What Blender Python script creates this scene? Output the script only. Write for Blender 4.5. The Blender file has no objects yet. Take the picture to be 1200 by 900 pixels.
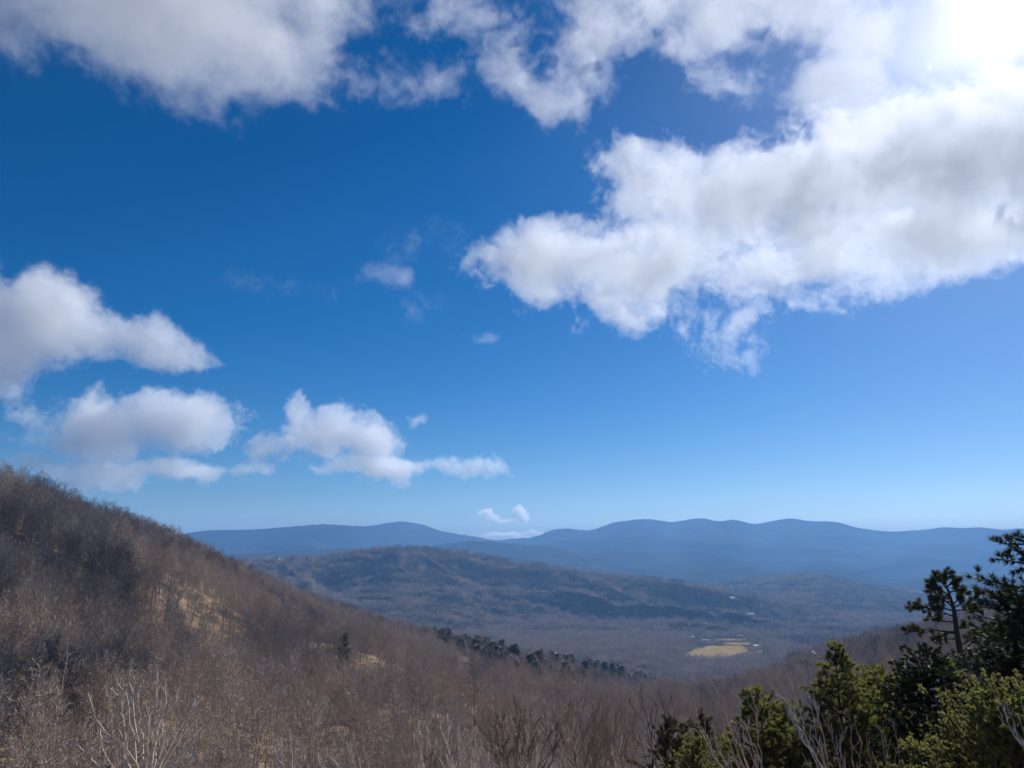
import bpy, bmesh, math, random
import numpy as np
from mathutils import Vector, Matrix, noise as mnoise

S = bpy.context.scene
PI = math.pi
FPX = 924.0                      # focal length in pixels of the 1200 x 900 photograph
PITCH = math.atan(195.0 / FPX)
CZ = 265.0                       # camera height above the valley floor
EYE = Vector((0.0, 0.0, CZ))


def ray(px, py):
    X = (px - 600.0) / FPX
    Y = -(py - 450.0) / FPX
    return Vector((X, math.cos(PITCH) - Y * math.sin(PITCH), math.sin(PITCH) + Y * math.cos(PITCH)))


# ---------------------------------------------------------------- camera, sky, sun, exposure
cam = bpy.data.cameras.new('camera')
cam_ob = bpy.data.objects.new('camera', cam)
S.collection.objects.link(cam_ob)
cam.sensor_width = 36.0
cam.lens = 36.0 * FPX / 1200.0
cam.clip_start = 0.1
cam.clip_end = 120000.0
cam_ob.location = EYE
cam_ob.rotation_euler = (PI / 2 + PITCH, 0, 0)
S.camera = cam_ob

SUN = ray(1215, -60).normalized()
world = bpy.data.worlds.new('World')
S.world = world
world.use_nodes = True
wn = world.node_tree
sky = wn.nodes.new('ShaderNodeTexSky')
sky.sky_type = 'NISHITA'
sky.sun_disc = False
sky.sun_elevation = math.asin(SUN.z)
sky.sun_rotation = math.atan2(SUN.x, SUN.y)
sky.altitude = 1500.0
sky.air_density = 1.0
sky.dust_density = 1.0
sky.ozone_density = 5.5
hs = wn.nodes.new('ShaderNodeHueSaturation')
hs.inputs['Saturation'].default_value = 1.38
hs.inputs['Hue'].default_value = 0.503
hs.inputs['Value'].default_value = 0.70
wn.links.new(sky.outputs['Color'], hs.inputs['Color'])
wn.links.new(hs.outputs['Color'], wn.nodes['Background'].inputs['Color'])
wn.nodes['Background'].inputs['Strength'].default_value = 0.058

sun = bpy.data.lights.new('sun', 'SUN')
sun.energy = 4.2
sun.angle = math.radians(0.53)
sun.color = (1.0, 0.965, 0.91)
sun_ob = bpy.data.objects.new('sun', sun)
S.collection.objects.link(sun_ob)
sun_ob.location = (0, 0, 900)
sun_ob.rotation_euler = SUN.to_track_quat('Z', 'Y').to_euler()

S.view_settings.view_transform = 'Standard'
S.view_settings.look = 'None'
S.view_settings.exposure = 0.9
S.view_settings.gamma = 1.0
S.view_settings.use_curve_mapping = False
S.cycles.use_denoising = True
S.cycles.volume_bounces = 5
S.cycles.max_bounces = 8
S.cycles.diffuse_bounces = 2
S.cycles.glossy_bounces = 2
S.cycles.transparent_max_bounces = 8
S.cycles.volume_step_rate = 3.0

COL = S.collection
rnd = random.Random(11)
rng = np.random.default_rng(7)

# ---------------------------------------------------------------- helpers


def tag(o, label=None, cat=None, group=None, kind=None):
    if label: o['label'] = label
    if cat: o['category'] = cat
    if group: o['group'] = group
    if kind: o['kind'] = kind
    return o


def mesh_ob(name, V, F, mats, parent=None, smooth=False, mi=None):
    me = bpy.data.meshes.new(name)
    V = np.asarray(V, dtype=np.float32)
    if isinstance(F, np.ndarray):
        k = F.shape[1]
        me.vertices.add(len(V)); me.vertices.foreach_set('co', V.ravel())
        me.loops.add(F.size); me.loops.foreach_set('vertex_index', F.ravel().astype(np.int32))
        me.polygons.add(len(F)); me.polygons.foreach_set('loop_start', np.arange(0, F.size, k, dtype=np.int32))
        me.update(calc_edges=True)
    else:
        me.from_pydata(V.tolist(), [], F); me.update()
    if not isinstance(mats, (list, tuple)): mats = [mats]
    for m in mats: me.materials.append(m)
    if mi is not None: me.polygons.foreach_set('material_index', np.asarray(mi, dtype=np.int32))
    if smooth: me.polygons.foreach_set('use_smooth', np.ones(len(me.polygons), dtype=bool))
    o = bpy.data.objects.new(name, me)
    COL.objects.link(o)
    if parent is not None: o.parent = parent
    return o


def empty(name, loc, rz=0.0):
    o = bpy.data.objects.new(name, None)
    COL.objects.link(o)
    o.location = loc; o.rotation_euler = (0, 0, rz); o.empty_display_size = 0.5
    return o


def material(name):
    m = bpy.data.materials.new(name); m.use_nodes = True
    nt = m.node_tree
    return m, nt, nt.nodes['Principled BSDF']


def ramp(nt, fac, stops):
    r = nt.nodes.new('ShaderNodeValToRGB')
    while len(r.color_ramp.elements) < len(stops): r.color_ramp.elements.new(0.5)
    for e, (p, c) in zip(r.color_ramp.elements, stops):
        e.position = p; e.color = (*c, 1)
    nt.links.new(fac, r.inputs[0])
    return r.outputs[0]


def noise_tex(nt, scale, detail=4, vec=None, rough=0.5, dist=0.0):
    n = nt.nodes.new('ShaderNodeTexNoise')
    n.inputs['Scale'].default_value = scale; n.inputs['Detail'].default_value = detail
    n.inputs['Roughness'].default_value = rough; n.inputs['Distortion'].default_value = dist
    if vec is not None: nt.links.new(vec, n.inputs['Vector'])
    return n.outputs[0]


def geo_pos(nt):
    return nt.nodes.new('ShaderNodeNewGeometry').outputs['Position']


def mat_noise(name, stops, scale, detail=5, rough=0.9, bump=0.0, bscale=None, dist=0.0):
    m, nt, b = material(name)
    p = geo_pos(nt)
    f = noise_tex(nt, scale, detail, p, 0.6, dist)
    nt.links.new(ramp(nt, f, stops), b.inputs['Base Color'])
    b.inputs['Roughness'].default_value = rough
    b.inputs['Specular IOR Level'].default_value = 0.0
    if bump:
        bp = nt.nodes.new('ShaderNodeBump'); bp.inputs['Strength'].default_value = 1.0
        bp.inputs['Distance'].default_value = bump
        nt.links.new(noise_tex(nt, bscale or scale * 4, 5, p), bp.inputs['Height'])
        nt.links.new(bp.outputs[0], b.inputs['Normal'])
    return m


# vectorised value noise for the terrain
_perm = np.random.default_rng(3).random((256, 256)).astype(np.float32)


def vnoise(x, y):
    xi = np.floor(x).astype(int); yi = np.floor(y).astype(int)
    fx = x - xi; fy = y - yi
    fx = fx * fx * fx * (fx * (fx * 6 - 15) + 10); fy = fy * fy * fy * (fy * (fy * 6 - 15) + 10)
    a = _perm[xi & 255, yi & 255]; b = _perm[(xi + 1) & 255, yi & 255]
    c = _perm[xi & 255, (yi + 1) & 255]; d = _perm[(xi + 1) & 255, (yi + 1) & 255]
    return (a * (1 - fx) + b * fx) * (1 - fy) + (c * (1 - fx) + d * fx) * fy


def fbm(x, y, octv=5, ridged=False):
    s = 0; A = 1.0; tot = 0
    for o in range(octv):
        n = vnoise(x + 17.3 * o, y - 9.1 * o)
        if ridged: n = 1 - np.abs(2 * n - 1)
        s = s + A * n; tot += A; A *= 0.5; x = x * 2.03; y = y * 2.03
    return s / tot


# ---------------------------------------------------------------- terrain: crests read as (azimuth, tan elevation)


def crest(pts):
    az = []; te = []
    for px, py in pts:
        d = ray(px, py)
        az.append(math.atan2(d.x, d.y)); te.append(d.z / math.hypot(d.x, d.y))
    return np.array(az), np.array(te)


def cubic(xq, xs, ys):
    # monotone-ish smooth interpolation (Catmull-Rom slopes)
    xs = np.asarray(xs, float); ys = np.asarray(ys, float)
    m = np.gradient(ys, xs)
    i = np.clip(np.searchsorted(xs, xq) - 1, 0, len(xs) - 2)
    h = xs[i + 1] - xs[i]; t = np.clip((xq - xs[i]) / h, 0, 1)
    h00 = (1 + 2 * t) * (1 - t) ** 2; h10 = t * (1 - t) ** 2; h01 = t * t * (3 - 2 * t); h11 = t * t * (t - 1)
    return h00 * ys[i] + h10 * h * m[i] + h01 * ys[i + 1] + h11 * h * m[i + 1]


def azpx(px): return math.atan((px - 600.0) / (FPX * math.cos(PITCH) - 195 * 0 + 150 * math.sin(PITCH)))  # near the horizon rows


def curve_r(pairs):
    a = np.array([azpx(p) for p, _ in pairs]); r = np.array([q for _, q in pairs], float)
    return lambda az: cubic(az, a, r)


def spur_noise(x, y, gs):
    wx = fbm(x / (gs * 2.2) + 5, y / (gs * 2.2), 3) * 1.6
    al = x * 0.82 - y * 0.57; ac = x * 0.57 + y * 0.82
    return 0.65 * fbm(ac / (gs * 0.8) + wx, al / (gs * 2.6) + wx, 5, True) + 0.35 * fbm(x / gs, y / gs, 4) - 0.74


class Ridge:
    def __init__(self, pts, rpairs, wf, wb, tree=0.0, gully=0.0, gscale=300.0, base=0.0, pw=1.3):
        self.a, self.t = crest(pts)
        self.r = curve_r(rpairs)
        self.wf, self.wb, self.tree, self.gully, self.gs, self.base, self.pw = wf, wb, tree, gully, gscale, base, pw

    def height(self, az, r):
        rc = self.r(az)
        H = CZ + cubic(az, self.a, self.t) * rc - self.tree
        wf = self.wf(rc) if callable(self.wf) else self.wf
        u = (r - rc) / np.where(r < rc, wf, self.wb)
        v = np.clip(1 - np.abs(u), 0, 1)
        prof = np.where(r < rc, v ** self.pw, v)
        prof = prof * (1 - 0.12 * (1 - v)) if False else prof
        x = r * np.sin(az); y = r * np.cos(az)
        z = self.base + (H - self.base) * prof
        if self.gully:
            g = spur_noise(x, y, self.gs)
            z = z + self.gully * np.minimum(g, 0.0) * np.clip(np.abs(u) * 5, 0.0, 1) * np.clip(v * 2.2, 0, 1) * 1.7
        return np.where(v <= 0, self.base - 60, z)


def hillside_z(az, r):
    """near slope under the camera, ravine, and the long wooded slope opposite it"""
    rc = NEAR.r(az)
    H = CZ + cubic(az, NEAR.a, NEAR.t) * rc - np.clip(13.0 + 0 * az, 0, 20)
    z0 = CZ - 1.7 - 0.56 * np.minimum(r, 88.0)
    s = np.clip((r - 130.0) / (rc - 130.0), 0, 1)
    zb = CZ - 50.5
    z = np.where(r < 130, z0, zb + (H - zb) * s ** 0.97)
    z = np.where(r > rc, H - 0.42 * (r - rc), z)
    x = r * np.sin(az); y = r * np.cos(az)
    bump = (fbm(x / 150, y / 150, 4) - 0.5) * 34 + (fbm(x / 55 + 9, y / 55, 4, True) - 0.6) * 9
    w = np.clip((r - 130) / 160, 0, 1) * np.clip(np.abs(r - rc) / 260, 0.10, 1)
    z = z + bump * w
    near = np.clip(1 - r / 60, 0, 1)
    return z + (fbm(x / 9, y / 9, 4) - 0.5) * 0.9 * np.clip(r / 6, 0, 1)


NEAR = Ridge([(-500, 430), (-250, 480), (0, 548), (50, 566), (100, 588), (150, 606), (200, 625), (270, 655), (330, 683), (400, 709), (450, 724),
              (520, 742), (600, 757), (700, 778), (760, 792), (830, 801), (880, 788), (940, 766), (1030, 738), (1090, 726), (1150, 715),
              (1200, 704), (1350, 680), (1700, 650)],
             [(-500, 420), (-200, 470), (0, 540), (100, 640), (200, 820), (270, 960), (400, 1080), (520, 1180), (600, 1260), (760, 1500), (830, 1650),
              (880, 1620), (940, 1500), (1030, 1350), (1150, 1180), (1200, 1100), (1400, 950), (1700, 900)], 1, 1)
MID = Ridge([(-500, 655), (0, 662), (200, 661), (240, 657), (300, 653), (340, 651), (380, 648), (420, 642), (470, 638), (500, 640), (540, 643), (600, 655), (640, 660),
             (690, 667), (775, 676), (830, 685), (880, 696), (950, 712), (1050, 740), (1150, 790), (1700, 800)],
            [(-500, 3600), (200, 4000), (340, 4300), (470, 4300), (600, 4200), (700, 4000), (830, 3700), (950, 3500), (1100, 3300), (1700, 3200)],
            lambda rc: rc - 2650.0, 1500, tree=12, gully=210, gscale=430, pw=1.05)
KNOLL = Ridge([(600, 730), (760, 697), (800, 690), (850, 681), (890, 675), (928, 672), (967, 674), (1010, 683), (1060, 692), (1140, 704), (1300, 720), (1700, 740)],
              [(600, 5200), (850, 5200), (1000, 5000), (1200, 4900), (1700, 4800)], 1700, 1400, tree=10, gully=60, gscale=380, pw=1.1)
BACK = Ridge([(400, 700), (560, 690), (640, 674), (700, 669), (760, 671), (830, 667), (900, 671), (960, 668), (1010, 674), (1040, 682), (1080, 679), (1106, 674), (1135, 670), (1180, 677), (1250, 690), (1700, 720)],
             [(400, 7000), (600, 7100), (1100, 6800), (1700, 6600)], 1700, 1500, gully=70, gscale=500, pw=1.1)
LOW = Ridge([(-500, 650), (300, 648), (400, 642), (500, 640), (545, 634), (583, 635), (613, 638), (640, 639), (663, 642), (687, 647), (710, 645), (763, 646),
             (800, 646), (820, 646), (850, 654), (880, 659), (903, 662), (921, 662), (975, 656), (1000, 662), (1035, 656), (1070, 651), (1100, 655), (1150, 664), (1300, 668), (1700, 665)],
            [(-500, 8800), (500, 8800), (700, 8600), (900, 9200), (1070, 9600), (1700, 9500)], 2600, 2000, gully=150, gscale=700, pw=1.15)
FAR = Ridge([(-500, 640), (0, 634), (200, 628), (230, 623), (300, 620), (350, 616), (375, 614), (430, 616), (470, 611), (490, 613), (515, 621), (560, 629), (583, 633), (600, 631),
             (625, 629), (650, 620), (665, 619), (690, 621), (720, 612), (760, 608), (790, 611), (822, 607), (840, 610), (860, 609), (885, 613),
             (910, 609), (928, 607), (945, 610), (985, 612), (1010, 619), (1040, 622), (1075, 621), (1100, 618), (1125, 618), (1150, 618), (1180, 620),
             (1200, 619), (1300, 622), (1450, 618), (1700, 628)],
            [(-500, 14500), (300, 14500), (583, 14800), (650, 13600), (900, 13200), (1200, 13600), (1700, 14500)], 4600, 3000, gully=330, gscale=1500, pw=1.1)


def polar(name, zfun, a0, a1, na, rs, mat, kind='structure'):
    az = np.linspace(a0, a1, na)
    A, R = np.meshgrid(az, rs)
    if callable(zfun): Z = zfun(A, R)
    V = np.stack([R * np.sin(A), R * np.cos(A), Z], -1).reshape(-1, 3)
    n, m = R.shape
    i = np.arange(n * m).reshape(n, m)
    F = np.stack([i[:-1, :-1], i[:-1, 1:], i[1:, 1:], i[1:, :-1]], -1).reshape(-1, 4)
    F = F[:, ::-1]
    o = mesh_ob(name, V, F, mat, smooth=True)
    o['kind'] = kind
    return o


# leaf litter on the wooded hillside
M_litter, nt, b = material('leaf_litter')
p = geo_pos(nt)
nz = noise_tex(nt, 0.011, 5, p, 0.6)
nf = noise_tex(nt, 0.35, 4, p, 0.7)
mixn = nt.nodes.new('ShaderNodeMath'); mixn.operation = 'MULTIPLY_ADD'
nt.links.new(nf, mixn.inputs[0]); mixn.inputs[1].default_value = 0.45; nt.links.new(nz, mixn.inputs[2])
nt.links.new(ramp(nt, mixn.outputs[0], [(0.50, (0.109, 0.081, 0.063)), (0.68, (0.172, 0.124, 0.090)), (0.80, (0.230, 0.167, 0.113)), (0.92, (0.299, 0.218, 0.144))]), b.inputs['Base Color'])
b.inputs['Roughness'].default_value = 1.0; b.inputs['Specular IOR Level'].default_value = 0.0
bp = nt.nodes.new('ShaderNodeBump'); bp.inputs['Distance'].default_value = 0.6
nt.links.new(nf, bp.inputs['Height']); nt.links.new(bp.outputs[0], b.inputs['Normal'])

M_valley = mat_noise('valley_ground', [(0.35, (0.045, 0.039, 0.032)), (0.55, (0.07, 0.058, 0.045)), (0.75, (0.10, 0.08, 0.058))], 0.006, 6, bump=3.0, bscale=0.05)
M_wood_hill = mat_noise('wooded_hill_ground', [(0.34, (0.045, 0.040, 0.032)), (0.5, (0.085, 0.069, 0.053)), (0.68, (0.13, 0.10, 0.074))], 0.012, 7, bump=6.0, bscale=0.03)
M_far = mat_noise('far_mountain_woods', [(0.36, (0.015, 0.020, 0.018)), (0.52, (0.024, 0.028, 0.023)), (0.68, (0.036, 0.036, 0.030))], 0.0035, 7, bump=25.0, bscale=0.006)

R75 = math.radians(75)
ground = polar('ground', lambda A, R: np.where(R < 1500, -30.0, (fbm(R * np.sin(A) / 260, R * np.cos(A) / 260, 4) - 0.5) * 14 * np.clip((R - 2700) / 400, 0, 1)),
               -PI, PI, 361, np.concatenate([[0.5], np.linspace(60, 6000, 120), np.geomspace(6100, 24000, 40)]), M_valley)
hillside = polar('hillside', hillside_z, -R75, R75, 900, np.concatenate([np.linspace(0.3, 130, 90), np.geomspace(132, 2300, 330)]), M_litter)
mid = polar('hills', lambda A, R: np.maximum(MID.height(A, R), KNOLL.height(A, R)), -R75, R75, 800, np.geomspace(2300, 6600, 260), M_wood_hill)
far = polar('mountains', lambda A, R: np.maximum(np.maximum(np.maximum(LOW.height(A, R), FAR.height(A, R)), BACK.height(A, R)), np.where(R > 5300, 10.0, -30.0)), -R75, R75, 800, np.geomspace(5000, 17800, 240), M_far)

# the field on the valley floor
# ---------------------------------------------------------------- haze: one closed box of even air
HX = 21000.0
m_haze = bpy.data.materials.new('haze'); m_haze.use_nodes = True
nt = m_haze.node_tree; nt.nodes.clear()
o_ = nt.nodes.new('ShaderNodeOutputMaterial'); pv = nt.nodes.new('ShaderNodeVolumePrincipled')
pv.inputs['Color'].default_value = (0.235, 0.515, 1.0, 1)
pv.inputs['Absorption Color'].default_value = (0.0, 0.0, 0.0, 1)
pv.inputs['Density'].default_value = 5.3e-5
pv.inputs['Anisotropy'].default_value = 0.32
nt.links.new(pv.outputs[0], o_.inputs['Volume'])
bm = bmesh.new()
bmesh.ops.create_cube(bm, size=1.0)
for v in bm.verts:
    v.co = Vector((v.co.x * 2 * HX, v.co.y * 2 * HX, -70.0 if v.co.z < 0 else 800.0))
me = bpy.data.meshes.new('haze'); bm.to_mesh(me); bm.free(); me.materials.append(m_haze)
haze = bpy.data.objects.new('haze', me); COL.objects.link(haze)
tag(haze, 'pale blue haze filling the valley and veiling the far mountains', 'haze', kind='stuff')

# ---------------------------------------------------------------- clouds: real volumes at their own height


def cloud_mat(dens, g):
    m = bpy.data.materials.new('cloud_vapour'); m.use_nodes = True
    nt = m.node_tree; nt.nodes.clear()
    o = nt.nodes.new('ShaderNodeOutputMaterial'); pv = nt.nodes.new('ShaderNodeVolumePrincipled')
    pv.inputs['Color'].default_value = (0.86, 0.875, 0.91, 1)
    pv.inputs['Density'].default_value = dens; pv.inputs['Anisotropy'].default_value = g
    nt.links.new(pv.outputs[0], o.inputs['Volume'])
    return m


def cloud(label, D, blobs, od=4.0, g=0.28, soft=0.16, amp=1.5, seed=0.0, vox=1.9, depth=0.75, nscale=70.0, name='cloud'):
    """blobs: (px, py, rx, ry, weight) ellipsoids; D: distance of the cloud; od: optical depth through ~100 px of it"""
    k = D / FPX
    xs = [b_[0] for b_ in blobs]; ys = [b_[1] for b_ in blobs]
    c = EYE + ray((min(xs) + max(xs)) / 2, (min(ys) + max(ys)) / 2).normalized() * D
    d = c - EYE
    rz = -math.atan2(d.x, d.y)
    Rm = Matrix.Rotation(-rz, 3, 'Z')
    L = []
    for (px, py, rx, ry, w) in blobs:
        q = EYE + ray(px, py).normalized() * D
        q = Rm @ (q - c)
        L.append((q, rx * k, depth * 0.5 * (rx + ry) * k, ry * k, w, min(rx, ry)))
    lo = Vector([min(q[i] - r[i] for q, *r in [(t[0], t[1], t[2], t[3]) for t in L]) for i in range(3)])
    hi = Vector([max(q[i] + r[i] for q, *r in [(t[0], t[1], t[2], t[3]) for t in L]) for i in range(3)])
    pad = 42 * k
    lo -= Vector((pad, pad, pad)); hi += Vector((pad, pad, pad))
    G = bpy.data.node_groups.new('cloud_field', 'GeometryNodeTree')
    G.interface.new_socket('Geometry', in_out='OUTPUT', socket_type='NodeSocketGeometry')
    N = G.nodes

    def put(sock, v):
        if isinstance(v, bpy.types.NodeSocket): G.links.new(v, sock)
        else: sock.default_value = v

    def vm(op, a, b_=None):
        x = N.new('ShaderNodeVectorMath'); x.operation = op
        put(x.inputs[0], a)
        if b_ is not None: put(x.inputs[1], b_)
        return x.outputs['Value'] if op == 'LENGTH' else x.outputs[0]

    def mt(op, a, b_=0.0, c_=None):
        x = N.new('ShaderNodeMath'); x.operation = op
        put(x.inputs[0], a); put(x.inputs[1], b_)
        if c_ is not None: put(x.inputs[2], c_)
        return x.outputs[0]
    pos = N.new('GeometryNodeInputPosition').outputs[0]
    pp = vm('ADD', vm('SCALE', pos), (seed * 31.7, seed * 11.3, seed * 7.7))
    pp.node.inputs[0].links[0].from_node.inputs['Scale'].default_value = 1.0 / k

    def nz(scale, det, dist, rough=0.55):
        n = N.new('ShaderNodeTexNoise'); n.inputs['Scale'].default_value = 1.0 / scale
        n.inputs['Detail'].default_value = det; n.inputs['Distortion'].default_value = dist; n.inputs['Roughness'].default_value = rough
        G.links.new(pp, n.inputs['Vector'])
        return n
    # warp the blob field so the outlines are ragged
    warp = nz(nscale * 0.8, 3, 0.0)
    wv = vm('SUBTRACT', warp.outputs['Color'], (0.5, 0.5, 0.5))
    wv = vm('MULTIPLY', wv, (nscale * k, nscale * .86 * k, nscale * .86 * k))
    wpos = vm('ADD', pos, wv)
    m = None
    for q, ax, ay, az_, w, mn in sorted(L, key=lambda t_: -t_[4]):
        l = vm('LENGTH', vm('MULTIPLY', vm('SUBTRACT', wpos, q), (1 / ax, 1 / ay, 1 / az_)))
        e = mt('MULTIPLY', mt('SUBTRACT', 1.0, l), w * min(1.6, max(0.75, mn / 40.0)))
        if w < 0: m = mt('SUBTRACT', m, mt('MAXIMUM', mt('MULTIPLY', mt('SUBTRACT', 1.0, l), -w * 2.2), 0.0))
        elif m is None: m = e
        else:
            x = mt('SMOOTH_MAX', m, e, 0.25); m = x
    n1 = nz(nscale, 8, 0.6, 0.62).outputs[0]
    n2 = nz(nscale * 0.28, 6, 1.2, 0.74).outputs[0]
    f = mt('ADD', m, mt('MULTIPLY', mt('SUBTRACT', n1, 0.52), amp))
    f = mt('ADD', f, mt('MULTIPLY', mt('SUBTRACT', n2, 0.5), amp * 0.8))
    mr = N.new('ShaderNodeMapRange'); mr.interpolation_type = 'SMOOTHSTEP'
    mr.inputs[1].default_value = 0.0; mr.inputs[2].default_value = soft
    G.links.new(f, mr.inputs[0])
    vc = N.new('GeometryNodeVolumeCube')
    vc.inputs['Min'].default_value = lo; vc.inputs['Max'].default_value = hi
    for ax_, nm in enumerate('XYZ'):
        vs = vox * k * (1.5 if ax_ == 1 else 1.0)
        vc.inputs['Resolution ' + nm].default_value = max(8, int((hi[ax_] - lo[ax_]) / vs))
    # density follows the inside of the shape: thin at the rim, fuller in the heart
    dd = mt('MULTIPLY', mr.outputs[0], mt('ADD', 0.35, mt('MULTIPLY', mt('MINIMUM', f, 1.5), 0.65)))
    G.links.new(mt('MAXIMUM', dd, 0.0), vc.inputs['Density'])
    sm = N.new('GeometryNodeSetMaterial'); out = N.new('NodeGroupOutput')
    mat = cloud_mat(od / (100 * k), g)
    sm.inputs['Material'].default_value = mat
    G.links.new(vc.outputs[0], sm.inputs[0]); G.links.new(sm.outputs[0], out.inputs[0])
    v = bpy.data.volumes.new(name); v.materials.append(mat)
    ob = bpy.data.objects.new(name, v); COL.objects.link(ob)
    ob.location = c; ob.rotation_euler = (0, 0, rz)
    md = ob.modifiers.new('cloud_field', 'NODES'); md.node_group = G
    tag(ob, label, 'cloud', 'clouds in the blue sky', 'stuff')
    return ob


cloud('broad grey white cloud across the upper left of the sky', 2200, [
    (180, 0, 190, 85, 1), (50, 0, 90, 55, .9), (300, 55, 100, 60, 1), (235, 90, 60, 40, .9), (320, 105, 55, 26, .9), (180, -75, 230, 80, 1), (420, 92, 80, 20, .9),
    (505, 95, 60, 18, .9)], od=1.2, seed=1, soft=.45, amp=2.3)
cloud('ragged torn white cloud along the top centre of the sky', 1700, [
    (555, 12, 55, 26, .8), (598, 42, 38, 30, .7), (602, 92, 45, 36, .8), (652, 122, 42, 32, 1.2), (700, 30, 70, 45, 1), (688, 82, 40, 40, .8), (765, 8, 85, 38, 1), (850, 25, 90, 42, 1),
    (845, 85, 50, 24, .5), (935, 12, 85, 44, 1), (900, 60, 50, 28, .6), (1000, 50, 60, 48, 1), (850, -85, 260, 50, 1),
    (985, 95, 55, 52, 1.3), (1003, 145, 50, 40, 1.2),
    (638, 50, 34, 30, -1), (900, 62, 50, 22, -.8), (960, 60, 30, 24, -.8), (545, 60, 26, 16, -.7)], od=1.5, seed=2, soft=.3, amp=2.3, vox=1.7)
cloud('largest bright white cumulus bank filling the upper right of the sky', 60000, [
    (585, 292, 38, 36, .9), (640, 305, 75, 48, 1), (725, 355, 50, 42, 1), (700, 305, 75, 48, 1), (770, 300, 80, 60, 1), (740, 190, 38, 30, .9), (790, 225, 75, 50, 1),
    (860, 235, 90, 65, 1), (950, 225, 110, 78, 1), (900, 320, 100, 36, .8), (1055, 188, 105, 76, 1), (1150, 190, 110, 82, 1), (1110, 265, 100, 60, 1),
    (1030, 315, 75, 34, .9), (960, 300, 80, 45, .9), (1200, 240, 70, 70, .9), (865, 370, 35, 35, .45), (833, 396, 14, 12, .9), (1270, 200, 100, 70, 1),
    (905, 262, 42, 20, -1), (985, 242, 45, 20, -1), (1092, 238, 45, 18, -.9), (742, 357, 22, 18, -1.1), (935, 335, 48, 16, -.8), (800, 345, 40, 16, -.7)], od=2.6, seed=3, amp=2.4, vox=1.6)
cloud('thin blinding veil of cloud around the sun at the upper right corner', 60000, [
    (1110, 50, 190, 120, .8), (1210, 10, 220, 160, 1), (1250, -70, 220, 150, 1), (1050, 20, 130, 80, .6), (1150, 110, 140, 90, .7)], od=0.095, seed=9, g=.72, amp=.7, soft=1.8, vox=4, nscale=110)
cloud('small torn wisp left of the largest cumulus bank', 60000, [
    (490, 280, 40, 28, .5), (470, 320, 34, 18, 1), (490, 365, 22, 24, .45), (570, 398, 26, 9, .9), (385, 340, 26, 14, .30), (290, 328, 36, 12, .30)], od=1.1, seed=4, amp=1.5, soft=.4)
cloud('white cloud entering from the left edge of the sky', 5600, [
    (30, 365, 80, 48, 1), (8, 424, 42, 32, .9), (110, 390, 65, 28, 1), (185, 410, 60, 24, 1), (238, 420, 24, 12, .9), (-60, 400, 90, 60, 1)], od=4.0, seed=5, amp=1.7, vox=1.6, soft=.12)
cloud('flat based cumulus low in the sky above the left hillside', 7500, [
    (120, 503, 68, 37, 1), (85, 516, 38, 25, 1), (200, 490, 70, 34, 1), (250, 505, 35, 30, 1), (110, 555, 80, 17, 1), (200, 551, 75, 14, 1), (280, 554, 30, 9, 1),
    (303, 528, 32, 22, 1), (310, 548, 25, 12, 1), (330, 522, 26, 18, .9)], od=5.5, seed=6, nscale=58, amp=1.4, vox=1.5, soft=.12)
cloud('tapering cumulus low in the sky pointing right above the far mountains', 7500, [
    (390, 505, 60, 32, 1), (350, 490, 30, 24, .9), (430, 515, 50, 26, 1), (488, 493, 16, 14, .7), (450, 548, 85, 17, 1), (400, 543, 35, 15, 1), (540, 546, 50, 12, 1), (582, 548, 14, 6, 1)],
    od=5.5, seed=7, nscale=58, amp=1.35, vox=1.5, soft=.12)
cloud('tiny pair of white puffs just above the mountain gap', 100000, [
    (569, 602, 11, 6, 2), (578, 606, 9, 5, 1.6), (608, 600, 9, 9, 2), (612, 607, 9, 8, 1.8), (592, 610, 18, 3, 1.2), (590, 628, 28, 5, 1.8), (625, 625, 14, 5, 1.8)], od=20, seed=8, nscale=14, amp=0.8, vox=0.8)
# ---------------------------------------------------------------- terrain lookups


def ground_z(az, r):
    az = np.asarray(az, float); r = np.asarray(r, float)
    g = np.where(r < 1500, -30.0, (fbm(r * np.sin(az) / 260, r * np.cos(az) / 260, 4) - 0.5) * 14 * np.clip((r - 2700) / 400, 0, 1))
    h = np.where(r < 2300, hillside_z(az, r), -60.0)
    m = np.where((r > 2300) & (r < 6600), np.maximum(MID.height(az, r), KNOLL.height(az, r)), -60)
    return np.maximum(np.maximum(g, h), m)


def hit(px, py, r0=150.0, r1=9000.0):
    """where the sight line through this spot of the view first meets the ground"""
    d = ray(px, py); a = math.atan2(d.x, d.y); t = d.z / math.hypot(d.x, d.y)
    rs = np.geomspace(r0, r1, 3000)
    z = ground_z(np.full_like(rs, a), rs)
    k = np.nonzero(z >= CZ + t * rs)[0]
    r = rs[k[0]] if len(k) else r1
    return Vector((r * math.sin(a), r * math.cos(a), float(ground_z(np.array([a]), np.array([r]))[0])))


def at(px, r):
    d = ray(px, 700); a = math.atan2(d.x, d.y)
    return Vector((r * math.sin(a), r * math.cos(a), float(ground_z(np.array([a]), np.array([r]))[0])))


GROVE = [(505, 741), (560, 748), (600, 756), (680, 768), (770, 785), (778, 812), (700, 818), (620, 812), (560, 798), (505, 770)]


class _Q:
    def __init__(self, q): self.x, self.y = q


def view_px(a, r, z):
    x = r * np.sin(a); y = r * np.cos(a); z = z - CZ
    f = y * math.cos(PITCH) + z * math.sin(PITCH); u = -y * math.sin(PITCH) + z * math.cos(PITCH)
    return 600 + FPX * x / f, 450 - FPX * u / f


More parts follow.
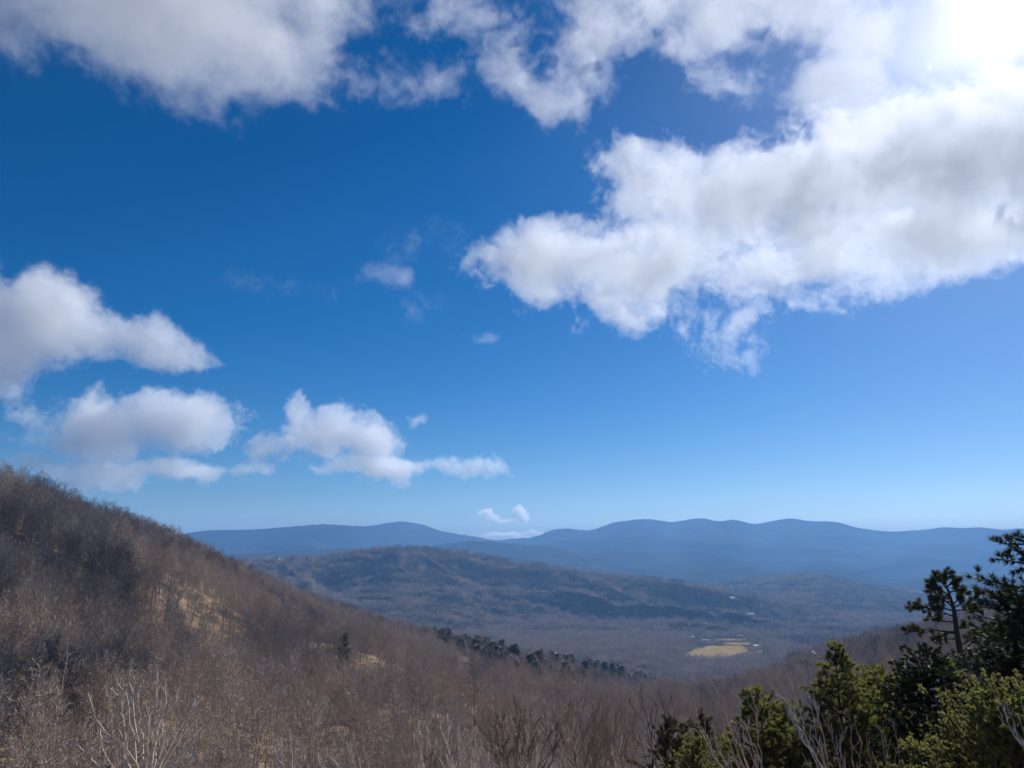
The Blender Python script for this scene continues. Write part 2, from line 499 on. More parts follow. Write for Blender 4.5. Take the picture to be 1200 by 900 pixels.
def in_poly(x, y, poly, grow=0.0):
    ins = np.zeros(len(x), bool)
    px = np.array([p.x for p in poly]); py = np.array([p.y for p in poly])
    j = len(poly) - 1
    for i in range(len(poly)):
        c = ((py[i] > y) != (py[j] > y)) & (x < (px[j] - px[i]) * (y - py[i]) / (py[j] - py[i] + 1e-9) + px[i])
        ins ^= c; j = i
    return ins


# ---------------------------------------------------------------- bare trees


class MB:
    def __init__(self): self.V = []; self.F = []

    def tube(self, pts, rad, n=5, cap=False):
        b0 = len(self.V)
        for i, p in enumerate(pts):
            d = (pts[min(i + 1, len(pts) - 1)] - pts[max(i - 1, 0)]).normalized()
            u = d.cross(Vector((0.31, 0.95, 0.07)))
            if u.length < 1e-3: u = d.cross(Vector((1, 0, 0)))
            u.normalize(); w = d.cross(u)
            for k in range(n):
                a = 2 * PI * k / n
                self.V.append(p + (u * math.cos(a) + w * math.sin(a)) * rad[i])
        for i in range(len(pts) - 1):
            for k in range(n):
                a = b0 + i * n + k; b = b0 + i * n + (k + 1) % n
                self.F.append((a, b, b + n, a + n))

    def twig(self, p, q, w):
        """a thin three-sided spike"""
        d = (q - p).normalized()
        u = d.cross(Vector((0.2, 0.3, 0.93)))
        if u.length < 1e-3: u = Vector((1, 0, 0))
        u.normalize(); v = d.cross(u)
        b = len(self.V)
        self.V += [p + u * w, p - u * w * 0.5 + v * w * 0.87, p - u * w * 0.5 - v * w * 0.87, q]
        self.F += [(b, b + 1, b + 3), (b + 1, b + 2, b + 3), (b + 2, b, b + 3)]

    def sliver(self, p, q, w, side):
        b = len(self.V)
        self.V += [p + side * w, p - side * w, q]
        self.F.append((b, b + 1, b + 2))


def rdir(R, up=0.0):
    v = Vector((R.gauss(0, 1), R.gauss(0, 1), R.gauss(0, 1)))
    v.normalize()
    return (v + Vector((0, 0, up))).normalized()


def limb_path(R, p, d, L, nseg, wander, lift):
    pts = [p.copy()]
    d = d.normalized()
    for i in range(nseg):
        d = (d + rdir(R) * wander + Vector((0, 0, lift))).normalized()
        p = p + d * (L / nseg)
        pts.append(p)
    return pts, d


def lerp_path(pts, t):
    f = t * (len(pts) - 1); i = min(int(f), len(pts) - 2)
    return pts[i].lerp(pts[i + 1], f - i), (pts[i + 1] - pts[i]).normalized()


def bare_tree_mesh(seed, h, spread=0.8, n1=14, n2=6, n3=5, wtrunk=0.011, fork=0.35, wt=0.016, lean=0.0):
    """trunk MB and branch MB of a leafless tree of height h standing at the origin"""
    R = random.Random(seed)
    T = MB(); B = MB()
    d0 = Vector((R.uniform(-.06, .06) + lean, R.uniform(-.06, .06), 1))
    pts, _ = limb_path(R, Vector((0, 0, -0.4)), d0, h * 0.96 + 0.4, 9, 0.07, 0.05)
    r0 = h * wtrunk
    rad = [r0 * (1.25 if i == 0 else 1) * (1 - 0.9 * (i / 9) ** 0.9) + 0.012 for i in range(10)]
    T.tube(pts, rad, 6)
    for i in range(n1):
        t = fork + (0.97 - fork) * (i + R.random()) / n1
        p, dd = lerp_path(pts, t)
        a = i * 2.4 + R.uniform(-.5, .5)
        side = Vector((math.cos(a), math.sin(a), 0))
        el = R.uniform(0.45, 1.0) + 0.5 * t
        L = h * (0.42 * (1 - t) + 0.13) * spread * R.uniform(.8, 1.25)
        lp, ld = limb_path(R, p, side + Vector((0, 0, el)), L, 5, 0.16, 0.10)
        lr = max(0.018, r0 * (1 - t) * 0.62)
        B.tube(lp, [lr * (1 - 0.85 * k / 5) for k in range(6)], 4)
        for j in range(n2):
            tt = 0.25 + 0.75 * (j + R.random()) / n2
            q, qd = lerp_path(lp, min(tt, 1))
            bd = (qd * 0.9 + rdir(R, 0.25) * 0.9)
            bl = L * R.uniform(.25, .5) * (1.25 - 0.5 * tt)
            bp_, bdd = limb_path(R, q, bd, bl, 3, 0.22, 0.08)
            br = max(wt * 1.1, lr * 0.35)
            B.tube(bp_, [br, br * .7, br * .5, br * .25], 3)
            for k in range(n3):
                s, sd = lerp_path(bp_, min(1, 0.2 + 0.8 * (k + R.random()) / n3))
                e = s + (sd * 0.8 + rdir(R, 0.3) * 0.8).normalized() * bl * R.uniform(.3, .65)
                B.twig(s, e, wt)
    return T, B


def bark(name, c0, c1, scale=2.0):
    m, nt, b = material(name)
    p = nt.nodes.new('ShaderNodeTexCoord').outputs['Object']
    oi = nt.nodes.new('ShaderNodeObjectInfo').outputs['Random']
    f = noise_tex(nt, scale, 4, p, 0.6)
    a = nt.nodes.new('ShaderNodeMath'); a.operation = 'MULTIPLY_ADD'; a.inputs[1].default_value = 0.5
    nt.links.new(oi, a.inputs[0]); nt.links.new(f, a.inputs[2])
    nt.links.new(ramp(nt, a.outputs[0], [(0.35, c0), (0.95, c1)]), b.inputs['Base Color'])
    b.inputs['Roughness'].default_value = 0.9; b.inputs['Specular IOR Level'].default_value = 0.2
    return m


M_bark_grey = bark('grey_bark', (0.222, 0.190, 0.174), (0.396, 0.348, 0.315))
M_bark_brown = bark('brown_bark', (0.269, 0.203, 0.161), (0.458, 0.356, 0.282))
M_bark_dark = bark('dark_bark', (0.119, 0.104, 0.103), (0.222, 0.194, 0.191))  # dark trees of random patches, and of cloud shade painted on the left hill
M_bark_pale = bark('pale_bark', (0.32, 0.27, 0.22), (0.46, 0.40, 0.33))
TREEMAT = [M_bark_grey, M_bark_brown, M_bark_brown, M_bark_grey, M_bark_pale, M_bark_dark]


def join_tb(T, B):
    n = len(T.V)
    return T.V + B.V, T.F + [tuple(i + n for i in f) for f in B.F]


hill_tree_src = []          # meshes of the trees on the wooded slope
for i, (h, sp, f) in enumerate([(15, .8, .35), (13, 1.0, .3), (17, .7, .4), (11, 1.0, .25), (14, .8, .3), (15, .75, .4)]):
    T, B = bare_tree_mesh(100 + i, h, sp * 1.15, 14, 6, 7, fork=f, wt=0.03)
    V, F = join_tb(T, B)
    o = mesh_ob('bare_tree', V, F, TREEMAT[i])
    hill_tree_src.append(o)


def clump_mesh(seed, n, rad, h0, h1, ns=34, w=0.09):
    R = random.Random(seed); M = MB()
    for k in range(n):
        a = R.uniform(0, 2 * PI); r = rad * math.sqrt(R.random())
        b = Vector((r * math.cos(a), r * math.sin(a), 0)); h = R.uniform(h0, h1)
        M.twig(b - Vector((0, 0, 2)), b + Vector((R.uniform(-.6, .6), R.uniform(-.6, .6), h)), 0.17)
        for j in range(ns):
            t = 0.3 + 0.65 * R.random()
            p = b + Vector((0, 0, h * t))
            q = p + rdir(R, 0.75) * h * R.uniform(.18, .4) * (1.3 - t * .7)
            M.sliver(p, q, w * R.uniform(.7, 1.5), rdir(R))
            s = p.lerp(q, R.uniform(.4, .9))
            M.sliver(s, s + rdir(R, 0.5) * h * 0.15, w * .8, rdir(R))
    return M


def evergreen_mesh(seed, h, rad, n=260, droop=0.25):
    """pine of the middle distance: trunk and ragged sprays of needles in whorls"""
    R = random.Random(seed); T = MB(); C = MB()
    T.twig(Vector((0, 0, -1)), Vector((0, 0, h)), h * 0.018)
    lob = [R.uniform(.6, 1.25) for _ in range(9)]
    for i in range(n):
        t = R.random() ** 0.85
        z = h * (0.18 + 0.8 * t); a = R.uniform(0, 2 * PI)
        rr = rad * (1 - t) ** 0.75 * lob[int(t * 6 + a) % 9] * R.uniform(.45, 1.0) + 0.15
        c = Vector((math.cos(a) * rr, math.sin(a) * rr, z - droop * rr + R.uniform(-.3, .3)))
        s = h * R.uniform(.045, .085)
        out = Vector((math.cos(a), math.sin(a), R.uniform(-.3, .4)))
        for q in range(3):
            u = rdir(R); v = (out + rdir(R) * .9).normalized()
            b = len(C.V)
            C.V += [c - u * s * .45, c + u * s * .45, c + v * s * 1.5]
            C.F.append((b, b + 1, b + 2))
    return T, C


def needle_mat(name, c0, c1, trans=0.25):
    m, nt, b = material(name)
    geo = nt.nodes.new('ShaderNodeNewGeometry')
    oi = nt.nodes.new('ShaderNodeObjectInfo').outputs['Random']
    f = noise_tex(nt, 1.3, 3, nt.nodes.new('ShaderNodeTexCoord').outputs['Object'])
    a = nt.nodes.new('ShaderNodeMath'); a.operation = 'MULTIPLY_ADD'; a.inputs[1].default_value = 0.45
    nt.links.new(geo.outputs['Random Per Island'], a.inputs[0]); nt.links.new(f, a.inputs[2])
    nt.links.new(ramp(nt, a.outputs[0], [(0.4, c0), (0.95, c1)]), b.inputs['Base Color'])
    b.inputs['Roughness'].default_value = 0.55; b.inputs['Specular IOR Level'].default_value = 0.25
    tr = nt.nodes.new('ShaderNodeBsdfTranslucent'); mx = nt.nodes.new('ShaderNodeMixShader'); mx.inputs[0].default_value = trans
    nt.links.new(b.inputs['Base Color'].links[0].from_socket, tr.inputs[0])
    nt.links.new(b.outputs[0], mx.inputs[1]); nt.links.new(tr.outputs[0], mx.inputs[2])
    nt.links.new(mx.outputs[0], nt.nodes['Material Output'].inputs['Surface'])
    return m


M_pine_far = needle_mat('dark_pine_needles', (0.065, 0.060, 0.034), (0.135, 0.112, 0.058))
M_pine_trunk = bark('pine_bark', (0.05, 0.038, 0.03), (0.12, 0.09, 0.07))

M_twig_grey = bark('grey_twigs', (0.277, 0.229, 0.200), (0.444, 0.371, 0.326), .05)
M_twig_brown = bark('brown_twigs', (0.333, 0.246, 0.191), (0.535, 0.407, 0.316), .05)
M_twig_dark = bark('dark_twigs', (0.131, 0.110, 0.106), (0.216, 0.183, 0.174), .05)


def scatter(name, pts, rot, scl, idx, sources, kind='stuff'):
    me = bpy.data.meshes.new(name)
    me.vertices.add(len(pts)); me.vertices.foreach_set('co', np.asarray(pts, np.float32).ravel())
    for nm, tp, dat in (('turn', 'FLOAT', rot), ('size', 'FLOAT', scl), ('kind_index', 'INT', idx)):
        at_ = me.attributes.new(nm, tp, 'POINT'); at_.data.foreach_set('value', np.asarray(dat, np.int32 if tp == 'INT' else np.float32))
    me.update()
    o = bpy.data.objects.new(name, me); COL.objects.link(o)
    G = bpy.data.node_groups.new(name, 'GeometryNodeTree')
    G.interface.new_socket('Geometry', in_out='INPUT', socket_type='NodeSocketGeometry')
    G.interface.new_socket('Geometry', in_out='OUTPUT', socket_type='NodeSocketGeometry')
    N = G.nodes; gi = N.new('NodeGroupInput'); go = N.new('NodeGroupOutput')
    jn = N.new('GeometryNodeJoinGeometry')
    for s in reversed(sources):
        oi = N.new('GeometryNodeObjectInfo'); oi.transform_space = 'ORIGINAL'; oi.inputs['Object'].default_value = s
        oi.inputs['As Instance'].default_value = True
        G.links.new(oi.outputs['Geometry'], jn.inputs[0])
    ip = N.new('GeometryNodeInstanceOnPoints'); ip.inputs['Pick Instance'].default_value = True

    def attr(nm, tp):
        a = N.new('GeometryNodeInputNamedAttribute'); a.data_type = tp; a.inputs['Name'].default_value = nm
        return a.outputs['Attribute']
    cx = N.new('ShaderNodeCombineXYZ'); G.links.new(attr('turn', 'FLOAT'), cx.inputs['Z'])
    G.links.new(gi.outputs[0], ip.inputs['Points']); G.links.new(jn.outputs[0], ip.inputs['Instance'])
    G.links.new(attr('kind_index', 'INT'), ip.inputs['Instance Index'])
    G.links.new(cx.outputs[0], ip.inputs['Rotation'])
    G.links.new(attr('size', 'FLOAT'), ip.inputs['Scale'])
    G.links.new(ip.outputs[0], go.inputs[0])
    md = o.modifiers.new('scatter', 'NODES'); md.node_group = G
    return o


def polar_points(n, a0, a1, r0, r1):
    a = rng.uniform(a0, a1, n); r = np.sqrt(rng.uniform(r0 * r0, r1 * r1, n))
    return a, r


# random patches of dark, dense woods and tan litter; painted cloud shade joins dm below
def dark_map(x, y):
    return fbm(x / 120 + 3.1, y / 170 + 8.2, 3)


AZ = math.radians(40)
# -- single trees of the wooded hillside
a, r = polar_points(122000, -AZ, AZ, 76, 1300)
rc = NEAR.r(a)
x = r * np.sin(a); y = r * np.cos(a)
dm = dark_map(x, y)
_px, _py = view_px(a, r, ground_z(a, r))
for cx_, cy_, rx_, ry_, w_ in [(60, 670, 160, 130, .24), (130, 625, 170, 40, .14), (330, 765, 75, 60, .20), (60, 840, 70, 60, .10), (225, 690, 60, 60, -.22), (290, 735, 50, 40, -.14), (235, 775, 40, 30, -.14), (170, 850, 110, 60, .07), (520, 850, 180, 60, -.04), (470, 800, 80, 40, -.08)]:  # positive spots paint cloud shade as darker, denser trees; negative ones thin them
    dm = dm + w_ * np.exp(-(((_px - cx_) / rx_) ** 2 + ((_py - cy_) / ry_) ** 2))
keep = (r < rc + 60) & (r < 1250)
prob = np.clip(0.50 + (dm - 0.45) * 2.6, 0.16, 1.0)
prob = np.where(r < 380, prob + .35 * (380 - r) / 230, prob)
prob = np.where(np.abs(r - rc) < 35, 1.0, prob)
prob = np.where(r > 700, prob * np.clip(1 - (r - 700) / 550, 0.25, 1) , prob)
def in_grove(a, r): return in_poly(*view_px(a, r, ground_z(a, r)), [_Q(q) for q in GROVE])


keep &= rng.random(len(a)) < prob * 0.75
keep &= ~(in_grove(a, r) & (rng.random(len(a)) < .7))
a = a[keep]; r = r[keep]; dm = dm[keep]
z = ground_z(a, r)
o_ = np.argsort(r)
a, r, z, dm = a[o_], r[o_], z[o_], dm[o_]
print('hill trees', len(a))
u = rng.random(len(a))
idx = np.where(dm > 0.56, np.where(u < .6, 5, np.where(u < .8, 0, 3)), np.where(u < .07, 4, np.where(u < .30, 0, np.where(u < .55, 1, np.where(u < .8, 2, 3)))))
rot = rng.uniform(0, 2 * PI, len(a)); scl = 0.55 + 0.85 * rng.random(len(a)) ** 1.6
P = np.stack([r * np.sin(a), r * np.cos(a), z - 0.1], -1)
# trees in view at the foot of the picture are objects of their own
tel = (z + 12 * scl - CZ) / r
dyy = np.cos(a); X_ = np.tan(a)
vis = (np.abs(a) < math.radians(33.5)) & (tel > -0.262)
ind = np.nonzero(vis)[0][:300]
first_used = set()
LBL = {0: 'bare grey-barked deciduous tree standing on the lower wooded hillside', 1: 'bare wide-crowned brown deciduous tree standing on the lower wooded hillside',
       2: 'tall bare brown deciduous tree standing on the lower wooded hillside', 3: 'low bare grey deciduous tree standing on the lower wooded hillside',
       4: 'bare pale-barked deciduous tree standing on the lower wooded hillside', 5: 'bare dark-barked deciduous tree standing on the lower wooded hillside'}
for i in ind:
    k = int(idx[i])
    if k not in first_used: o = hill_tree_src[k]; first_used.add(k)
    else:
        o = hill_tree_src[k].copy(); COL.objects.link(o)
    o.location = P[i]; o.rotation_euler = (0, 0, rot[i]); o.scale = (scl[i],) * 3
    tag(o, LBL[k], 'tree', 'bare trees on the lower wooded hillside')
rest = np.ones(len(a), bool); rest[ind] = False
for k_, o in enumerate(hill_tree_src):
    if k_ not in first_used:
        j_ = next(i for i in range(len(a)) if idx[i] == k_ and vis[i]); o.location = P[j_]; o.scale = (scl[j_],) * 3
        tag(o, LBL[k_], 'tree', 'bare trees on the lower wooded hillside')
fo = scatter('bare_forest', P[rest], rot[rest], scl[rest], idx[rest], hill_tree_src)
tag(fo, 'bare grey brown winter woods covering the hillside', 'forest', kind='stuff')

# -- woods farther off: clumps of bare trees
clump_src = []
for i, (m, nm) in enumerate([(M_twig_grey, 'grey'), (M_twig_brown, 'brown'), (M_twig_dark, 'dark')]):
    M = clump_mesh(300 + i, 16, 15, 9, 15)
    o = mesh_ob('bare_thicket', M.V, M.F, m)
    tag(o, 'thicket of bare ' + nm + ' trees on the far valley floor', 'thicket', kind='stuff')
    p = at(700 + 60 * i, 1900 + 70 * i)
    o.location = p
    clump_src.append(o)
# evergreens used for the pine grove
pine_src = []
for i in range(4):
    T, C = evergreen_mesh(500 + i, 13 + i, 3.4 - .3 * i, 240)
    n = len(T.V)
    o = mesh_ob('pine_tree', T.V + C.V, T.F + [tuple(q + n for q in f) for f in C.F], [M_pine_trunk, M_pine_far], mi=[0] * len(T.F) + [1] * len(C.F))
    pine_src.append(o)

FIELD_PX = [(800, 769), (806, 764), (815, 760), (830, 757.5), (850, 756.5), (868, 757), (874, 759.5), (880, 763), (868, 766), (850, 770), (830, 773), (806, 773)]


def floor_pt(px, py, z=0.0):
    d = ray(px, py); k = (z - CZ) / d.z
    return Vector((d.x * k, d.y * k, z))


FP0 = [floor_pt(*q) for q in FIELD_PX]
FP = []
_r = random.Random(3)
for i_ in range(len(FP0)):            # uneven field margin
    for k_ in range(5):
        q_ = FP0[i_].lerp(FP0[(i_ + 1) % len(FP0)], k_ / 5)
        FP.append(q_ + Vector((_r.uniform(-4, 4), _r.uniform(-16, 16), 0)))
fc = sum(FP, Vector()) / len(FP)


STRIPS = [[(846, 755.2), (878, 755.6), (880, 753.4), (850, 753.2)], [(838, 750.2), (872, 750.6), (875, 749.2), (842, 748.8)], [(800, 748.5), (812, 748.5), (812, 746), (801, 746)],
          [(878, 760), (893, 759), (893, 757), (884, 757)], [(872, 768), (893, 764), (893, 762), (880, 765)]]
SP = [[floor_pt(*q) for q in s] for s in STRIPS]
M_field = mat_noise('dry_grass', [(0.35, (0.194, 0.132, 0.055)), (0.55, (0.266, 0.191, 0.085)), (0.72, (0.323, 0.238, 0.116))], 0.03, 6, bump=0.3, bscale=0.3)
for k, poly in enumerate([FP] + SP):
    V = [(p.x, p.y, 0.35 + 0.01 * k) for p in poly]
    o = mesh_ob('field', V, [tuple(range(len(V)))], M_field)
    o['kind'] = 'structure'

a, r = polar_points(26000, -AZ, AZ, 750, 2700)
x = r * np.sin(a); y = r * np.cos(a)
rc = NEAR.r(a)
keep = (rng.random(len(a)) < np.where(r < rc, 0.60 * np.clip((r - 700) / 350, 0, 1), .8)) & ((dark_map(x, y) > 0.36) | (r > rc))
keep &= ~((a < azpx(470)) & (r > rc + 40) & (r < 1900))
for poly in [FP] + SP: keep &= ~in_poly(x, y, poly)
keep &= ~(in_grove(a, r) & (r < 2000) & (rng.random(len(a)) < .85))
# an open sight line across the farm
corr = (a > azpx(803)) & (a < azpx(890)) & (r > 2110) & (r < 2640)
keep &= ~(corr & (rng.random(len(a)) < np.where(r < 2200, .72, .82)))
keep &= ~((a > azpx(760)) & (a < azpx(900)) & (r > rc + 30) & (r < 2110) & (rng.random(len(a)) < .35))
a2, r2 = polar_points(21000, -AZ, AZ, 2700, 5300)
a = np.concatenate([a[keep], a2]); r = np.concatenate([r[keep], r2])
z = ground_z(a, r); x = r * np.sin(a); y = r * np.cos(a)
dm = fbm(x / 300 + 1.7, y / 420 + 4.4, 4)
u = rng.random(len(a))
hollow = (spur_noise(x, y, 430.0) < -0.26) & (r > 2700)
idx = np.where((dm > 0.58) | hollow, np.where(u < .8, 2, 0), np.where(u < .5, 0, 1))
print('clumps', len(a))
fo = scatter('valley_forest', np.stack([x, y, z], -1), rng.uniform(0, 6.28, len(a)), rng.uniform(.75, 1.2, len(a)) * np.where(r > 2700, 1.15, 1.0), idx, clump_src)
tag(fo, 'grey bare winter woods across the valley and middle hills', 'forest', kind='stuff')

# -- the dark pine grove on the spur, each pine an object; lone pines on the slope
pin = []
R = random.Random(5)
for k in range(290):
    px = R.uniform(505, 770)
    top = np.interp(px, [505, 560, 600, 680, 770], [741, 748, 756, 768, 785]); bot = np.interp(px, [505, 560, 620, 700, 770], [752, 775, 790, 797, 798])
    py = R.uniform(top + 2, bot)
    if math.sin(px * .09) + math.sin(px * 0.031 + py * .22) + R.uniform(-1, 1) < -0.9: continue
    pin.append((px, py, R.uniform(.35, 1.0)))
done = set()
for px, py, s in pin:
    p = hit(px, py + 4)
    if math.hypot(p.x, p.y) > 1300: p = at(px, float(NEAR.r(np.array([azpx(px)]))[0]) - R.uniform(5, 120))
    k = R.randrange(4)
    if k not in done: o = pine_src[k]; done.add(k)
    else: o = pine_src[k].copy(); COL.objects.link(o)
    o.location = p; o.scale = (s * 2.9, s * 2.9, s * 1.35); o.rotation_euler = (0, 0, R.uniform(0, 6))
    tag(o, 'dark green pine standing in the pine grove on the spur above the valley', 'tree', 'pines in the dark grove on the spur')
LONE = [(402, 782, 1.0, 'lone dark green conifer standing among bare trees halfway down the hillside'),
        (362, 690, .55, 'small dark pine poking above the left ridge, uppermost of the ridge pines'), (376, 699, .6, 'round dark pine on the left ridge just below the uppermost one'),
        (406, 712, .5, 'small dark pine on the left ridge third from the top'), (450, 731, .7, 'dark pine at the foot of the left ridge line')]
for px, py, s, lb in LONE:
    p = hit(px, py) if px == 402 else at(px, float(NEAR.r(np.array([azpx(px)]))[0]) - 10)
    o = pine_src[R.randrange(4)].copy(); COL.objects.link(o)
    o.location = p; q = (p - EYE).length
    if px != 402: s = s * 1.3
    else: s = 30 / FPX * q / 14.0
    o.scale = (s * 1.25, s * 1.25, s)
    tag(o, lb, 'tree')
# ---------------------------------------------------------------- farm and houses in the valley


def plain(name, col, rough=0.7):
    m, nt, b = material(name)
    p = nt.nodes.new('ShaderNodeTexCoord').outputs['Object']
    f = noise_tex(nt, 1.2, 4, p)
    c = tuple(min(1, v * 1.12) for v in col); d = tuple(v * 0.85 for v in col)
    nt.links.new(ramp(nt, f, [(0.35, d), (0.65, c)]), b.inputs['Base Color'])
    b.inputs['Roughness'].default_value = rough
    return m


M_white = plain('white_siding', (0.60, 0.59, 0.56)); M_metal_roof = plain('pale_metal_roof', (0.42, 0.44, 0.46), 0.6)
M_dark_roof = plain('dark_shingles', (0.07, 0.07, 0.075)); M_tan = plain('tan_siding', (0.42, 0.35, 0.27)); M_glass = plain('window_glass', (0.03, 0.035, 0.04), 0.1)
M_red = plain('brown_siding', (0.16, 0.09, 0.06))


def box(M, x0, x1, y0, y1, z0, z1):
    b = len(M.V)
    M.V += [Vector((x, y, z)) for z in (z0, z1) for x, y in ((x0, y0), (x1, y0), (x1, y1), (x0, y1))]
    M.F += [(b, b + 3, b + 2, b + 1), (b + 4, b + 5, b + 6, b + 7)] + [(b + i, b + (i + 1) % 4, b + 4 + (i + 1) % 4, b + 4 + i) for i in range(4)]


def house(label, p, w, d, h, rise, wall, roof, rz=0.0, nwin=3, chimney=False):
    """gabled building: long side w across, depth d, eaves at h, ridge h + rise"""
    t = empty('house', p, rz); tag(t, label, 'building', 'farm buildings and houses in the valley')
    M = MB()
    hw, hd = w / 2, d / 2
    M.V = [Vector(v) for v in [(-hw, -hd, -1.5), (hw, -hd, -1.5), (hw, hd, -1.5), (-hw, hd, -1.5), (-hw, -hd, h), (hw, -hd, h), (hw, hd, h), (-hw, hd, h), (-hw, 0, h + rise), (hw, 0, h + rise)]]
    M.F = [(0, 1, 5, 4), (2, 3, 7, 6), (1, 2, 6, 9, 5), (3, 0, 4, 8, 7)]
    mesh_ob('wall', M.V, M.F, wall, t)
    M = MB(); e = 0.5; th = 0.25; k = rise / hd
    for s in (-1, 1):
        b = len(M.V)
        y0 = s * (hd + e); z0 = h - e * k + 0.06; z1 = h + rise + 0.06
        M.V += [Vector(v) for v in [(-hw - e, y0, z0), (hw + e, y0, z0), (hw + e, 0, z1), (-hw - e, 0, z1), (-hw - e, y0, z0 + th), (hw + e, y0, z0 + th), (hw + e, 0, z1 + th), (-hw - e, 0, z1 + th)]]
        M.F += [tuple(b + i for i in f) for f in [(0, 1, 2, 3), (4, 5, 6, 7), (0, 1, 5, 4), (0, 3, 7, 4), (1, 2, 6, 5)]]
    ro = mesh_ob('roof', M.V, M.F, roof, t)
    if chimney:
        M = MB(); box(M, hw * .5, hw * .5 + .9, -.45, .45, h, h + rise + 1.3); mesh_ob('chimney', M.V, M.F, M_red, ro)
    M = MB(); box(M, -0.55, 0.55, -hd - 0.06, -hd + 0.02, 0, 2.1); mesh_ob('door', M.V, M.F, M_dark_roof, t)
    for i in range(nwin):
        x = -hw + w * (i + 0.5) / nwin
        if abs(x) < 1.4: x += 2.2
        if x > hw - 1: continue
        M = MB(); box(M, x - .6, x + .6, -hd - 0.06, -hd + 0.02, 1.0, 2.3); mesh_ob('window', M.V, M.F, M_glass, t)
    return t


def fp(px, py): 
    q = floor_pt(px, py); a = math.atan2(q.x, q.y); r = math.hypot(q.x, q.y)
    return Vector((q.x, q.y, max(0.0, float(ground_z(np.array([a]), np.array([r]))[0]))))


house('long white farm building with a pale metal roof behind the dry field', fp(827, 751.5), 24, 9, 3.2, 2.4, M_white, M_metal_roof, 0.1, 5)
house('white house beside a dark tree at the right end of the dry field', fp(886, 758.5), 17, 9, 4.2, 2.6, M_white, M_metal_roof, 0.2, 4, True)
house('small white shed at the left corner of the dry field', fp(804, 753), 8, 6, 3, 2, M_white, M_dark_roof, -0.3, 2)
house('tan barn among trees left of the long white farm building', fp(811, 748), 12, 8, 4, 3, M_tan, M_metal_roof, 0.4, 2)
house('low tan farmhouse behind the long white farm building', fp(846, 747), 18, 9, 3.4, 2.6, M_tan, M_dark_roof, -0.1, 4, True)
house('brown barn behind the dry field near the dark tree', fp(866, 747), 20, 10, 4.4, 3, M_red, M_dark_roof, 0.15, 3)
house('white house with bright roof alone in the woods left of the farm', hit(745, 739), 26, 9, 4, 2.6, M_white, M_metal_roof, 0.1, 4)
house('tiny white house in the woods on the far right knoll', hit(858, 702), 22, 12, 6, 3, M_white, M_metal_roof, 0.0, 3)
house('white house with long roof in woods above the dark tree', hit(879, 722), 26, 10, 5, 3, M_white, M_metal_roof, 0.0, 4)
house('white house half hidden by bare trees on the near slope', hit(470, 760, 600), 7, 6, 3.5, 2.2, M_white, M_metal_roof, 0.4, 2)


def on_mid(px, back):
    a = azpx(px); r = float(MID.r(np.array([a]))[0]) - back
    return Vector((r * math.sin(a), r * math.cos(a), float(ground_z(np.array([a]), np.array([r]))[0]) + 9))


def silo(label, p):
    t = empty('silo', p); tag(t, label, 'silo')
    M = MB(); M.tube([Vector((0, 0, -12)), Vector((0, 0, 14))], [3.2, 3.2], 20); mesh_ob('silo_body', M.V, M.F, M_white, t, True)
    M = MB(); M.tube([Vector((0, 0, 14)), Vector((0, 0, 15.2)), Vector((0, 0, 16.2)), Vector((0, 0, 16.8))], [3.3, 2.7, 1.6, 0.02], 20); mesh_ob('dome', M.V, M.F, M_metal_roof, t, True)


silo('slim white silo left of the hilltop houses on the middle hill', on_mid(318, 60))
house('wide white gabled house on the crest of the middle hill', on_mid(328, 60), 26, 12, 6, 5, M_white, M_dark_roof, 0.0, 4)
house('dark roofed house on the middle hill right of the white one', on_mid(346, 70), 16, 10, 5, 4, M_red, M_dark_roof, 0.2, 3)
house('dark farthest right house on the crest of the middle hill', on_mid(363, 70), 14, 10, 5, 4, M_red, M_dark_roof, -0.2, 3)

# ---------------------------------------------------------------- foreground conifers


def wpt(px, py, r):
    d = ray(px, py); return EYE + d * (r / math.hypot(d.x, d.y))


